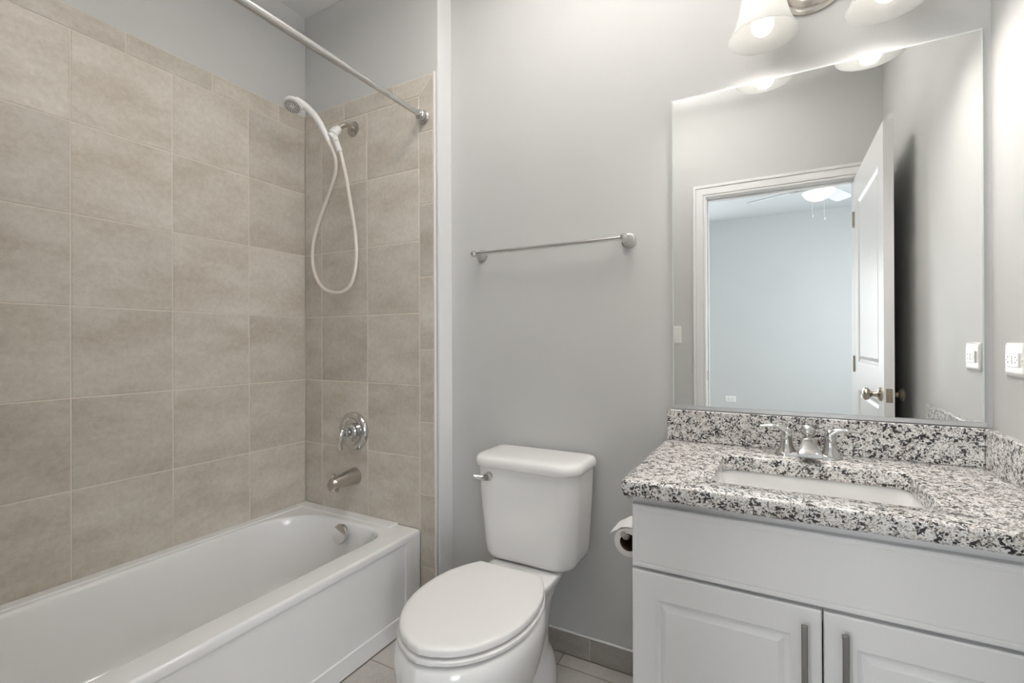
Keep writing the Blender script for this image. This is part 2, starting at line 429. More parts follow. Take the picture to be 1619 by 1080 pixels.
bm = B(); bx(bm, dx0+.006, dx0+TH-.006, dy0+DW, dy0+DW+.0015, kz-.029, kz+.029); bx(bm, dx0+.011, dx0+.024, dy0+DW, dy0+DW+.009, kz-.010, kz+.010)
obj('latch_plate', bm, M_BRONZE, door, bevel=.002, label='satin nickel latch')
for z in (.25, 1.05, 1.86):
    bm = B(); lathe(bm, [(.006, -.045), (.006, .045)], (dx0-.004, dy0-.006, z), (0, 0, 1), 14)
    obj('hinge', bm, M_BRONZE, door, label='nickel hinge barrel')

# ------------------------------------------------------------------ bathtub
TX0, TX1, TY0, TY1, TZ = XL+.001, -1.322, .064, YW-.001, .385
tub = thing('bathtub', 'white alcove bathtub with flat apron, along the beige tiled wall', 'bathtub', (-1.69, .83, 0))
bm = B()
rs = .004
def O(i, z): return rrect(TX0+i, TX1-i, TY0+i, TY1-i, z, rs)
def I(x0, x1, y0, y1, z, r): return rrect(x0, x1, y0, y1, z, r)
loops = [O(.006, 0), O(.006, .345), O(.001, .352), O(0, .358), O(0, .374), O(.003, .381), O(.009, TZ),
    I(-1.992, -1.410, .135, 1.503, TZ, [.20, .20, .10, .22]),
    I(-1.986, -1.417, .143, 1.497, TZ-.003, [.20, .20, .10, .22]),
    I(-1.980, -1.424, .152, 1.491, TZ-.013, [.20, .20, .10, .22]),
    I(-1.975, -1.430, .165, 1.486, TZ-.04, [.20, .20, .105, .21]),
    I(-1.962, -1.446, .21, 1.468, .24, [.20, .20, .12, .19]),
    I(-1.945, -1.462, .27, 1.445, .14, [.20, .20, .13, .17]),
    I(-1.930, -1.476, .31, 1.425, .10, [.19, .19, .13, .16]),
    I(-1.905, -1.500, .36, 1.395, .078, [.17, .17, .12, .14]),
    I(-1.860, -1.545, .42, 1.340, .070, [.13, .13, .10, .11]),
    I(-1.760, -1.645, .60, 1.10, .068, [.05, .05, .05, .05])]
loft(bm, loops, True, True)
# raised edges framing the recessed apron panel, and the raised ledge by the tiles
bx(bm, TX1-.010, TX1, TY0, TY1, 0, .072); bx(bm, TX1-.010, TX1-.0005, 1.497, TY1, .06, .36); bx(bm, TX1-.010, TX1, TY0, .15, .06, .36)
bx(bm, TX0, -1.445, 1.528, TY1, TZ-.006, TZ+.005); bx(bm, TX0, -2.006, TY0, 1.5278, TZ-.006, TZ+.0047)
obj('tub_body', bm, M_TUB, tub, bevel=.0025, auto=40)
bm = B(); oc = Vector((-1.662, 1.481, .338)); od = (0, -.97, .24)
lathe(bm, [(.030, 0), (.030, .012), (.041, .0125), (.042, .016), (.042, .026), (.039, .031), (.030, .033), (.001, .0335)], oc, od, 36)
obj('overflow_cover', bm, M_CHROME, tub, label='round chrome overflow cover')
bm = B(); lathe(bm, [(.032, 0), (.032, .003), (.026, .005), (.022, .002), (.001, .002)], (-1.70, 1.20, .0685), (0, 0, 1), 28)
obj('drain', bm, M_CHROME, tub, label='chrome drain ring')

# ------------------------------------------------------------------ shower fittings
t = thing('hand_shower', 'white hand shower with looping cream hose on a nickel arm, on the end wall', 'hand shower', (-1.710, YW, 2.172))
bm = B(); lathe(bm, [(.035, 0), (.0355, .002), (.0345, .005), (.030, .0065), (.018, .0075), (.0135, .0085), (.0125, .013)], (-1.710, YW, 2.172), (0, -1, 0), 32)
obj('wall_flange', bm, M_NICKEL, t)
bm = B(); tube(bm, [(-1.710, 1.586, 2.172), (-1.709, 1.562, 2.175), (-1.711, 1.540, 2.174), (-1.717, 1.523, 2.163), (-1.722, 1.508, 2.146)], .0105, 16)
obj('shower_arm', bm, M_NICKEL, t, label='brushed nickel shower arm')
bm = B()
tube(bm, [(-1.7215, 1.512, 2.150), (-1.725, 1.500, 2.136)], .0165, 20)
tube(bm, [(-1.724, 1.503, 2.140), (-1.731, 1.487, 2.114)], .0215, 20)
tube(bm, [(-1.730, 1.489, 2.117), (-1.736, 1.474, 2.098)], .017, 16)
tube(bm, [(-1.7225, 1.490, 2.104), (-1.709, 1.486, 2.076)], .013, 16)
o = obj('bracket', bm, M_PLAST, t, bevel=.002, label='white plastic bracket')
bm = B()
tube(bm, [(-1.742, 1.470, 2.078), (-1.747, 1.467, 2.098), (-1.757, 1.460, 2.124), (-1.769, 1.448, 2.157), (-1.784, 1.430, 2.190), (-1.800, 1.410, 2.214), (-1.815, 1.390, 2.228), (-1.830, 1.372, 2.234)],
     [.0095, .0115, .0135, .0145, .0150, .0155, .019, .024], 20)
obj('handle', bm, M_PLAST, t)
hd = Vector((.20, -.43, -.88)).normalized(); hc = Vector((-1.837, 1.362, 2.219))
bm = B()
lathe(bm, [(.001, -.026), (.018, -.0245), (.030, -.018), (.0385, -.007), (.041, .003), (.0405, .009), (.037, .012), (.034, .0125), (.001, .0118)], hc, hd, 40)
head = obj('spray_head', bm, M_PLAST, t)
d_, u_, v_ = frame(hd)
for rr, k in ((.029, 22), (.022, 16), (.014, 9)):
    for i in range(k):
        a = 2*PI*i/k + rr*50
        bm = B(); p = hc+d_*.0120+u_*(rr*math.cos(a))+v_*(rr*math.sin(a))
        lathe(bm, [(.0025, 0), (.0022, .0014)], p, hd, 8); obj('nozzle', bm, M_DARK, head, label='dark spray nozzle')
bm = B()
tube(bm, [(-1.742, 1.470, 2.082), (-1.731, 1.470, 2.062), (-1.720, 1.475, 2.037), (-1.719, 1.490, 1.998), (-1.744, 1.510, 1.948), (-1.810, 1.530, 1.871), (-1.880, 1.545, 1.786), (-1.931, 1.550, 1.699), (-1.950, 1.550, 1.606), (-1.932, 1.545, 1.523), (-1.885, 1.540, 1.456), (-1.828, 1.535, 1.422), (-1.765, 1.530, 1.408), (-1.708, 1.530, 1.415), (-1.669, 1.535, 1.450), (-1.649, 1.540, 1.520), (-1.650, 1.545, 1.609), (-1.664, 1.545, 1.713), (-1.676, 1.535, 1.814), (-1.684, 1.520, 1.919), (-1.690, 1.505, 1.991), (-1.697, 1.495, 2.040)], .0078, 14, 8)
obj('hose', bm, M_HOSE, t, label='cream vinyl hose')
bm = B(); tube(bm, [(-1.6975, 1.4945, 2.034), (-1.709, 1.486, 2.077)], .0125, 16, smoothpath=False)
obj('hose_cuff', bm, M_PLAST, t, bevel=.002)

t = thing('shower_valve', 'round chrome shower valve plate with curved lever handle, above the tub spout', 'shower valve', (-1.711, YW, .769))
bm = B(); vc = (-1.711, YW, .769)
lathe(bm, [(.089, 0), (.0895, .004), (.087, .012), (.081, .019), (.072, .023), (.064, .0215), (.060, .017), (.055, .0145), (.001, .013)], vc, (0, -1, 0), 48)
obj('escutcheon', bm, M_CHROME, t)
bm = B(); lathe(bm, [(.034, .012), (.034, .022), (.028, .030), (.021, .034), (.019, .052), (.023, .058), (.021, .068), (.010, .074), (.001, .075)], vc, (0, -1, 0), 32)
obj('hub', bm, M_CHROME, t)
bm = B(); tube(bm, [(-1.708, 1.524, .772), (-1.701, 1.512, .780), (-1.6985, 1.503, .768), (-1.7005, 1.498, .742), (-1.704, 1.499, .716), (-1.7055, 1.503, .694)], [(.012, .012), (.013, .010), (.012, .007), (.010, .006), (.010, .006), (.008, .004)], 16, up=(0, -1, 0))
obj('lever', bm, M_CHROME, t)
bm = B(); lathe(bm, [(.0045, .014), (.004, .0175)], (-1.711, YW, .727), (0, -1, 0), 12)
obj('screw', bm, M_NICKEL, t)

t = thing('tub_spout', 'brushed nickel tub spout with small diverter knob, on the end wall tiles', 'tub spout', (-1.706, YW, .556))
bm = B()
secs = [(1.587, .560, .040, .040), (1.575, .560, .039, .039), (1.54, .559, .034, .034), (1.50, .558, .029, .028), (1.472, .557, .0265, .025), (1.455, .553, .0255, .027), (1.447, .548, .0235, .022)]
loft(bm, [[Vector((-1.706+a*math.cos(2*PI*i/28), y, z+b*math.sin(2*PI*i/28))) for i in range(28)] for y, z, a, b in secs], True, True)
obj('spout_body', bm, M_NICKEL, t)
bm = B(); lathe(bm, [(.017, 0), (.020, -.018), (.019, -.030), (.015, -.031), (.013, -.02)], (-1.706, 1.467, .548), (0, 0, 1), 24, sx=1.1)
obj('spout_lip', bm, M_NICKEL, t)
bm = B(); lathe(bm, [(.004, 0), (.004, .012), (.009, .014), (.010, .018), (.006, .021), (.001, .0215)], (-1.706, 1.462, .577), (0, 0, 1), 18)
obj('diverter_knob', bm, M_NICKEL, t)

t = thing('shower_curtain_rod', 'bare nickel shower curtain rod running high above the tub edge', 'curtain rod', (-1.290, YW, 2.130))
bm = B(); tube(bm, [(-1.290, 1.566, 2.130), (-1.290, 1.18, 2.130)], .0115, 24, smoothpath=False); obj('inner_tube', bm, M_ROD, t)
bm = B(); tube(bm, [(-1.290, 1.18, 2.130), (-1.290, .085, 2.130)], .0135, 24, smoothpath=False); obj('outer_tube', bm, M_ROD, t, bevel=.001)
for y, s in ((YW, -1), (YF, 1)):
    bm = B(); lathe(bm, [(.026, 0), (.027, .003), (.027, .010), (.0235, .013), (.019, .015), (.019, .024), (.0205, .026), (.0205, .037), (.0175, .040), (.013, .041)], (-1.290, y, 2.130), (0, s, 0), 32)
    obj('end_flange', bm, M_CHROME, t)

t = thing('towel_bar', 'empty chrome towel bar on the grey wall above the toilet', 'towel bar', (-.758, YB, 1.537))
bm = B(); tube(bm, [(-1.066, 1.622, 1.537), (-.450, 1.622, 1.537)], .0075, 20, smoothpath=False); obj('bar', bm, M_CHROME, t)
for x in (-1.066, -.450):
    bm = B(); lathe(bm, [(.0255, 0), (.0265, .003), (.0255, .007), (.0225, .008), (.0215, .012), (.016, .024), (.0115, .036), (.010, .044), (.0125, .046), (.0125, .049), (.010, .051), (.0115, .054), (.0135, .060), (.0140, .064), (.0130, .071), (.0085, .077), (.001, .079)], (x, YB, 1.537), (0, -1, 0), 32)
    obj('post', bm, M_CHROME, t)

# ------------------------------------------------------------------ toilet
TC = -.770
t = thing('toilet', 'white two-piece toilet with closed lid, between the bathtub and the vanity', 'toilet', (TC, 1.35, 0))
HW = [(0, .117), (.05, .134), (.12, .152), (.22, .171), (.34, .1825), (.46, .185), (.58, .1795), (.70, .164), (.80, .140), (.88, .111), (.94, .079), (.98, .044), (1, .0)]
def hw(tt):
    for (a, x), (b, y) in zip(HW, HW[1:]):
        if tt <= b:
            f = (tt-a)/(b-a); return x+(y-x)*f
    return 0
def egg(yb, yf, k, z, grow=0, n=72):
    """closed elongated outline from the back (straight) to the front"""
    out = []; half = n//2
    ts = [(1-math.cos(PI*i/half))/2 for i in range(half+1)]
    # smooth sampled half-widths
    def s(tt):
        e = .03; return (hw(max(0, tt-e))+hw(tt)*2+hw(min(1, tt+e)))/4 if .03 < tt < .97 else hw(tt)
    L = [(yb+grow*.3+(yf-grow-yb-grow*.3)*q, s(q)*k*(1+grow/.18)) for q in ts]
    right = [Vector((TC+w, y, z)) for y, w in L]; left = [Vector((TC-w, y, z)) for y, w in L[::-1]]
    return right + left[1:]
def eggs(spec, bm, cap0=True, cap1=True):
    loft(bm, [egg(*q) for q in spec], cap0, cap1)
YBK, YFR = 1.378, .912
bm = B(); eggs([(YBK, YFR, 1, .4090, -.008), (YBK, YFR, 1, .4100, -.002), (YBK, YFR, 1, .4115, 0), (YBK, YFR, 1, .424, 0), (YBK, YFR, 1, .428, -.002), (YBK, YFR, 1, .4305, -.007), (YBK, YFR, 1, .4315, -.02)], bm)
obj('seat_lid', bm, M_SEAT, t, auto=50)
bm = B(); eggs([(YBK, YFR, 1, .3885, -.006), (YBK, YFR, 1, .3895, .001), (YBK, YFR, 1, .3915, .004), (YBK, YFR, 1, .400, .004), (YBK, YFR, 1, .4025, .001), (YBK, YFR, 1, .4035, -.008)], bm)
obj('seat_ring', bm, M_SEAT, t, auto=50)
bm = B()
eggs([(1.36, .93, .92, .3815, 0), (1.37, .917, .975, .3815, 0), (1.374, .910, .995, .378, .002), (1.376, .907, 1.0, .371, .005), (1.38, .900, 1.015, .345, .006), (1.385, .897, 1.01, .310, .004), (1.385, .905, .985, .270, 0), (1.38, .930, .92, .225, 0), (1.37, .975, .82, .18, 0), (1.35, 1.03, .72, .14, 0), (1.33, 1.07, .60, .10, 0)], bm)
def sup(cx, cy, a, b, z, e=2.4, n=56):
    out = []
    for i in range(n):
        th = 2*PI*i/n; c, s = math.cos(th), math.sin(th)
        out.append(Vector((cx+a*abs(c)**(2/e)*(1 if c > 0 else -1), cy+b*abs(s)**(2/e)*(1 if s > 0 else -1), z)))
    return out
# foot and trapway column
loft(bm, [sup(TC, 1.31, .137, .292, 0), sup(TC, 1.31, .139, .293, .015), sup(TC, 1.31, .137, .290, .05), sup(TC, 1.315, .128, .282, .080), sup(TC, 1.32, .114, .268, .105), sup(TC, 1.33, .102, .252, .125), sup(TC, 1.35, .098, .235, .18), sup(TC, 1.37, .100, .225, .24), sup(TC, 1.40, .105, .215, .30), sup(TC, 1.43, .118, .205, .35, 3), sup(TC, 1.445, .128, .200, .372, 3.5), sup(TC, 1.445, .130, .200, .386, 4), sup(TC, 1.445, .127, .197, .391, 4), sup(TC, 1.445, .110, .180, .3925, 4)], True, True)
obj('bowl', bm, M_PORC, t, auto=60)
bm = B()
def tk(i, z, f=0): return rrect(TC-.196+i, TC+.196-i, 1.455+i*.8+f, 1.668, z, [.062, .062, .02, .02], 10, 6)
loft(bm, [tk(.050, .396), tk(.034, .398), tk(.026, .404), tk(.020, .418), tk(.016, .45), tk(.006, .60), tk(0, .72), tk(0, .738)], True, True)
obj('tank', bm, M_PORC, t, auto=50)
bm = B()
def tl(i, z): return rrect(TC-.208+i, TC+.208-i, 1.442+i, 1.672-i*.5, z, [.075, .075, .028, .028], 10, 6)
loft(bm, [tl(.010, .730), tl(.003, .731), tl(0, .735), tl(0, .750), tl(.003, .760), tl(.009, .766), tl(.020, .769), tl(.05, .770)], True, True)
obj('tank_lid', bm, M_PORC, t, auto=50)
bm = B()
lathe(bm, [(.016, 0), (.016, .005), (.012, .007), (.011, .016), (.013, .018), (.012, .026), (.001, .028)], (-.895, 1.458, .699), (0, -1, 0), 24)
tube(bm, [(-.893, 1.435, .698), (-.905, 1.432, .696), (-.920, 1.424, .698), (-.936, 1.414, .704)], [(.009, .006), (.009, .005), (.008, .004), (.006, .003)], 14, up=(0, -1, 0))
obj('flush_lever', bm, M_CHROME, t, label='chrome flush lever')
for s in (-1, 1):
    bm = B(); lathe(bm, [(.016, 0), (.016, .006), (.010, .015), (.001, .017)], (TC+s*.132, 1.30, .050), (0, 0, 1), 20); obj('bolt_cap', bm, M_PLAST, t)
    bm = B(); bx(bm, TC+s*.078-.018, TC+s*.078+.018, 1.372, 1.400, .389, .420); obj('seat_hinge', bm, M_SEAT, t, bevel=.005, seg=3)

# ------------------------------------------------------------------ vanity
VX0, VX1, VF = -.305, .492, 1.150
t = thing('vanity_cabinet', 'white vanity cabinet with two raised-panel doors, under the granite countertop', 'vanity cabinet', (.09, 1.42, 0))
bm = B()
for b_ in ((VX0, VX0+.016, VF+.0385, YB-.012, 0, .8065), (VX1-.016, VX1, VF+.0385, YB-.012, 0, .8065), (VX0+.016, VX1-.016, YB-.018, YB-.012, .10, .8065), (VX0+.016, VX1-.016, VF+.0385, YB-.018, .10, .116),
           (VX0+.016, VX1-.016, VF+.085, VF+.100, 0, .10), (VX0, VX0+.040, VF+.0195, VF+.0385, .10, .8065), (VX1-.040, VX1, VF+.0195, VF+.0385, .10, .8065), (VX0+.040, VX1-.040, VF+.0195, VF+.0385, .10, .14), (VX0+.040, VX1-.040, VF+.0195, VF+.0385, .60, .662), (VX0+.040, VX1-.040, VF+.0195, VF+.0385, .77, .8065)): bx(bm, *b_)
obj('carcass', bm, M_CAB, t, bevel=.0015)
def slab(bm, x0, x1, z0, z1, panels, prof, th=.0185):
    W, H = x1-x0, z1-z0
    e = .004
    panel_face(bm, lambda u, v, d: Vector((x0+e+u*(W-2*e)/W, VF-d, z0+e+v*(H-2*e)/H)), W, H, panels, prof)
    l0 = [Vector((x0+e, VF, z0+e)), Vector((x1-e, VF, z0+e)), Vector((x1-e, VF, z1-e)), Vector((x0+e, VF, z1-e))]
    l1 = [Vector((x0+.001, VF+.0015, z0+.001)), Vector((x1-.001, VF+.0015, z0+.001)), Vector((x1-.001, VF+.0015, z1-.001)), Vector((x0+.001, VF+.0015, z1-.001))]
    l2 = [Vector((x, VF+.004, z)) for x, z in ((x0, z0), (x1, z0), (x1, z1), (x0, z1))]
    l3 = [Vector((x, VF+th, z)) for x, z in ((x0, z0), (x1, z0), (x1, z1), (x0, z1))]
    loft(bm, [l0, l1, l2, l3], False, True)
    bmesh.ops.remove_doubles(bm, verts=bm.verts, dist=1e-5)
bm = B(); slab(bm, -.303, .473, .636, .786, [(.006, .770, .006, .144)], [(.0015, -.0008), (.004, -.0008), (.0055, .0)])
obj('drawer_front', bm, M_CAB, t, smooth=False)
for x0, x1, hx in ((-.303, .0835, .052), (.0865, .473, .121)):
    bm = B(); slab(bm, x0, x1, .108, .629, [(.052, x1-x0-.052, .058, .521-.058)], [(.003, -.003), (.008, -.0055), (.012, -.0055), (.020, -.002), (.024, -.0005), (.026, -.0005)])
    d = obj('door', bm, M_CAB, t, smooth=False)
    bm = B(); bx(bm, hx-.0055, hx+.0055, VF-.026, VF-.018, .452, .603); bx(bm, hx-.0045, hx+.0045, VF-.020, VF+.001, .462, .472); bx(bm, hx-.0045, hx+.0045, VF-.020, VF+.001, .583, .593)
    obj('handle', bm, M_STEEL, d, bevel=.0015, label='flat brushed steel pull')

t = thing('countertop', 'black and white speckled granite countertop with backsplash, on the vanity', 'countertop', (.09, 1.42, .81))
bm = B()
HX0, HX1, HY0, HY1 = -.129, .291, 1.212, 1.508
cx0, cx1, cy0, cy1 = -.324, XR-.001, 1.128, YB-.001
def co(i, z): return rrect(cx0+i, cx1-i, cy0+i, cy1-i, z, [.008, .004, .004, .004], 8, 10)
def ho(i, z): return rrect(HX0+i, HX1-i, HY0+i, HY1-i, z, .030, 8, 10)
loops = [co(.009, .8075), co(.004, .8085), co(.001, .812), co(0, .817), co(0, .838), co(.001, .843), co(.004, .8465), co(.009, .848),
         ho(-.003, .848), ho(-.001, .847), ho(0, .845), ho(0, .8085), ho(-.004, .8075)]
rows = loft(bm, loops)
n = len(rows[0])
for i in range(n): bm.faces.new((rows[-1][i], rows[-1][(i+1) % n], rows[0][(i+1) % n], rows[0][i]))
obj('slab', bm, M_GRAN, t, auto=50)
bm = B(); bx(bm, -.317, XR-.0205, YB-.020, YB, .848, .9495)
obj('backsplash', bm, M_GRAN, t, bevel=.002)
bm = B(); bx(bm, XR-.020, XR, 1.130, YB, .848, .948)
obj('side_splash', bm, M_GRAN, t, bevel=.002)

t = thing('sink', 'white rectangular undermount sink set into the granite countertop', 'sink', (.081, 1.36, .66))
bm = B()
def si(i, z, r): return rrect(HX0+i, HX1-i, HY0+i, HY1-i, z, r, 8, 10)
loft(bm, [si(-.018, .800, .045), si(-.018, .8070, .045), si(-.006, .8070, .036), si(-.004, .804, .036), si(.004, .77, .040), si(.012, .72, .045), si(.022, .69, .05), si(.040, .675, .05), si(.075, .668, .05), si(.125, .664, .02)], False, True)
obj('basin', bm, M_PORC, t, auto=60)
bm = B(); lathe(bm, [(.024, 0), (.024, .002), (.019, .003), (.017, .001), (.016, .006), (.001, .008)], (.081, 1.36, .6645), (0, 0, 1), 26)
obj('drain', bm, M_CHROME, t, label='chrome drain stopper')

t = thing('faucet', 'chrome two-lever faucet standing behind the sink', 'faucet', (.085, 1.602, .848))
CT = .848
bm = B()
loft(bm, [rrect(.002+i, .168-i, 1.576+i, 1.630-i, CT+z, .026-i*.9, 10, 6) for i, z in ((0, 0), (0, .004), (.002, .008), (.006, .011), (.012, .0125))], True, True)
obj('base_plate', bm, M_CHROME, t, auto=50)
for s, x in ((-1, .032), (1, .138)):
    bm = B(); lathe(bm, [(.0260, .008), (.0245, .012), (.0195, .020), (.0162, .030), (.0142, .042), (.0136, .053), (.0142, .055), (.0142, .0575), (.0132, .059), (.0134, .066), (.0120, .073), (.007, .079), (.001, .081)], (x, 1.603, CT), (0, 0, 1), 32)
    tube(bm, [(x-s*.006, 1.603, CT+.058), (x+s*.003, 1.602, CT+.070), (x+s*.018, 1.600, CT+.0795), (x+s*.040, 1.597, CT+.0815), (x+s*.068, 1.594, CT+.0785)], [(.012, .010), (.0125, .010), (.012, .0075), (.0115, .0058), (.005, .0035)], 18)
    obj('lever_handle', bm, M_CHROME, t, auto=60)
bm = B()
def sp(y, zc, a, zt, zb, k=3.2):
    n = 36; out = []
    for i in range(n):
        th = 2*PI*i/n; c, s = math.cos(th), math.sin(th)
        xx = a*abs(c)**(2/k)*(1 if c > 0 else -1); h = (zt-zb)/2
        zz = (zt+zb)/2 + h*abs(s)**(2/k)*(1 if s > 0 else -1)
        xx *= 1.0 if s < 0 else 1-.12*abs(s)
        out.append(Vector((.085+xx, y, CT+zz)))
    return out
loft(bm, [sp(1.626, 0, .016, .050, .008, 2.2), sp(1.612, 0, .0205, .058, .006, 2.6), sp(1.592, 0, .0205, .060, .006, 3), sp(1.572, 0, .0215, .056, .009, 3.6), sp(1.548, 0, .0245, .047, .012, 4.2), sp(1.522, 0, .0280, .036, .0135, 4.5), sp(1.507, 0, .0300, .0295, .0140, 4.5), sp(1.503, 0, .0292, .0265, .0150, 4.5)], True, True)
obj('spout', bm, M_CHROME, t, auto=60)
bm = B(); lathe(bm, [(.0075, .045), (.0075, .058), (.0155, .060), (.0192, .065), (.0200, .071), (.0175, .080), (.010, .087), (.001, .089)], (.085, 1.612, CT), (0, 0, 1), 28)
obj('lift_knob', bm, M_CHROME, t)

# toilet paper and its holder on the cabinet side
t = thing('toilet_paper_holder', 'chrome toilet paper holder arm on the left side of the vanity', 'paper holder', (VX0, 1.535, .600))
bm = B()
lathe(bm, [(.022, 0), (.022, .004), (.018, .008), (.009, .010)], (VX0, 1.535, .600), (-1, 0, 0), 24)
tube(bm, [(-.312, 1.535, .600), (-.350, 1.535, .600), (-.374, 1.530, .599), (-.381, 1.512, .5985), (-.381, 1.45, .598), (-.381, 1.405, .598), (-.384, 1.388, .603), (-.388, 1.374, .616)], [.0075]*6+[.0078, .0088], 14)
obj('arm', bm, M_NICKEL, t)
t = thing('toilet_paper_roll', 'partly used white toilet paper roll hanging beside the vanity', 'toilet paper', (-.381, 1.455, .581))
bm = B(); rc = (-.381, 1.406, .5810)
lathe(bm, [(.0258, 0), (.0425, 0), (.0430, .001), (.0430, .104), (.0425, .105), (.0258, .105)], rc, (0, 1, 0), 48, cap0=False, cap1=False)
# loose sheet end lying on the roll
sh = []
for i in range(13):
    a = math.radians(60+i*8.5); rr = .0436+.0004*i
    if i > 9: rr += .0022*(i-9)**1.5
    sh.append((rc[0]+rr*math.cos(a), rc[2]+rr*math.sin(a)))
rowA = [bm.verts.new((x, 1.4055, z)) for x, z in sh]; rowB = [bm.verts.new((x, 1.511, z)) for x, z in sh]
for i in range(12): bm.faces.new((rowA[i], rowA[i+1], rowB[i+1], rowB[i]))
obj('paper', bm, M_PAPER, t, auto=50)
bm = B(); lathe(bm, [(.0260, .0005), (.0252, .0005), (.0252, .1045), (.0260, .1045)], rc, (0, 1, 0), 40, cap0=False, cap1=False)
obj('cardboard_core', bm, M_CARD, t, label='brown cardboard core')

t = thing('cabinet_hook', 'tiny chrome hook on the vanity side right under the countertop edge', 'hook', (VX0, 1.20, .785))
bm = B(); lathe(bm, [(.008, 0), (.008, .002), (.004, .004), (.0035, .014)], (VX0, 1.20, .788), (-1, 0, 0), 16)
tube(bm, [(-.318, 1.20, .788), (-.324, 1.20, .786), (-.329, 1.20, .789), (-.331, 1.20, .797)], [.0038, .004, .0045, .006], 12)
obj('hook_body', bm, M_CHROME, t)

# ------------------------------------------------------------------ mirror
MX0, MX1, MZ0, MZ1, MY = -.300, .480, .9643, 1.991, 1.6756
t = thing('wall_mirror', 'large frameless rectangular mirror on the wall above the vanity', 'mirror', (.09, YB, .95))
bm = B()
b = .004
l0 = [Vector((x, YB-.002, z)) for x, z in ((MX0, MZ0-.010), (MX1, MZ0-.010), (MX1, MZ1), (MX0, MZ1))]
l1 = [Vector((x, MY+.0008, z)) for x, z in ((MX0, MZ0-.010), (MX1, MZ0-.010), (MX1, MZ1), (MX0, MZ1))]
l2 = [Vector((x, MY, z)) for x, z in ((MX0+b, MZ0-.010), (MX1-b, MZ0-.010), (MX1-b, MZ1-b), (MX0+b, MZ1-b))]
rows = loft(bm, [l0, l1, l2], True, True)
for f in bm.faces: f.material_index = 1
bm.faces.ensure_lookup_table(); bm.faces[-1].material_index = 0
for f in bm.faces:
    if len(f.verts) == 4 and all(abs(v.co.y-MY) < 1e-5 for v in f.verts): f.material_index = 0
obj('mirror_glass', bm, [M_MIRROR, M_GLEDGE], t, smooth=False)
bm = B(); bx(bm, MX0-.001, MX1+.0015, MY-.0050, MY-.0025, .950, MZ0); bx(bm, MX0-.001, MX1+.0015, MY-.0050, YB, .9497, .952)
obj('channel', bm, mat('brushed_aluminium', (.72, .72, .72), .35, 1), t, smooth=False, label='aluminium channel along the bottom edge')

# ------------------------------------------------------------------ vanity light
LX = (-.024, .262); LY, LZ = 1.547, 2.053
t = thing('vanity_light', 'two-bulb nickel wall light with frosted bell shades, above the mirror', 'wall light', (.119, YB, 2.25))
bm = B(); lathe(bm, [(.100, 0), (.100, .006), (.093, .012), (.086, .013), (.083, .017), (.068, .026), (.045, .032), (.001, .034)], (.102, YB, 2.258), (0, -1, 0), 56)
obj('backplate', bm, M_NICKEL, t)
bm = B(); tube(bm, [(.119, YB-.03, 2.290), (.119, 1.60, 2.305), (.119, 1.56, 2.330)], .010, 16)
tube(bm, [(LX[0]-.01, LY, 2.330), (.05, LY, 2.336), (.119, LY, 2.338), (.19, LY, 2.336), (LX[1]+.01, LY, 2.330)], .009, 16)
obj('arm', bm, M_NICKEL, t)
for x in LX:
    bm = B(); lathe(bm, [(.012, .277), (.022, .270), (.026, .255), (.026, .215), (.030, .205), (.024, .190)], (x, LY, LZ), (0, 0, 1), 28)
    sk = obj('socket', bm, M_NICKEL, t)
    bm = B()
    pr = [(.0905, 0), (.0865, .006), (.0790, .020), (.0710, .040), (.0640, .065), (.0580, .095), (.0520, .125), (.0450, .155), (.0370, .180), (.0280, .196)]
    prof = pr + [(r-.0030, h) for r, h in pr[::-1]]
    lathe(bm, prof, (x, LY, LZ), (0, 0, 1), 56, cap0=False, cap1=False)
    d, u, v = frame((0, 0, 1))
    # close the lip at the rim
    bmesh.ops.remove_doubles(bm, verts=bm.verts, dist=1e-6)
    es = [e for e in bm.edges if e.is_boundary]
    bmesh.ops.bridge_loops(bm, edges=es)
    obj('lamp_shade', bm, M_FROST, t, auto=60, label='frosted white glass bell shade')
    bm = B(); lathe(bm, [(.001, -.0305), (.012, -.028), (.022, -.021), (.0285, -.010), (.030, .0), (.0285, .012), (.023, .026), (.017, .040), (.014, .055), (.0135, .085), (.0135, .115)], (x, LY, LZ+.034), (0, 0, 1), 32)
    obj('light_bulb', bm, M_BULB, sk, label='lit white light bulb')
    ld = bpy.data.lights.new('bulb_light', 'SPOT'); ld.energy = SPOT; ld.color = (1, .94, .88); ld.spot_size = math.radians(164); ld.spot_blend = 1.0; ld.shadow_soft_size = .03
    lo = bpy.data.objects.new('bulb_light', ld); COL.objects.link(lo); lo.location = (x, LY, LZ+.002)

# ------------------------------------------------------------------ added fill lamp, unseen above the frame: a bowl that lights the ceiling
t = thing('added_fill_lamp', 'added unseen uplighting bowl, hung from the bathroom ceiling as fill', 'added fill light', (UPX, UPY, CEIL))
bm = B(); lathe(bm, [(.205, 0), (.200, -.022), (.17, -.050), (.11, -.072), (.001, -.082), (.001, -.078), (.11, -.068), (.167, -.047), (.196, -.021), (.202, 0)], (UPX, UPY, UPZ), (0, 0, 1), 48, cap0=False, cap1=False)
obj('bowl', bm, M_OPAL, t)
bm = B(); lathe(bm, [(.06, 0), (.06, -.012), (.008, -.018), (.008, -(CEIL-UPZ)-.06)], (UPX, UPY, CEIL), (0, 0, 1), 24)
obj('stem', bm, M_NICKEL, t)

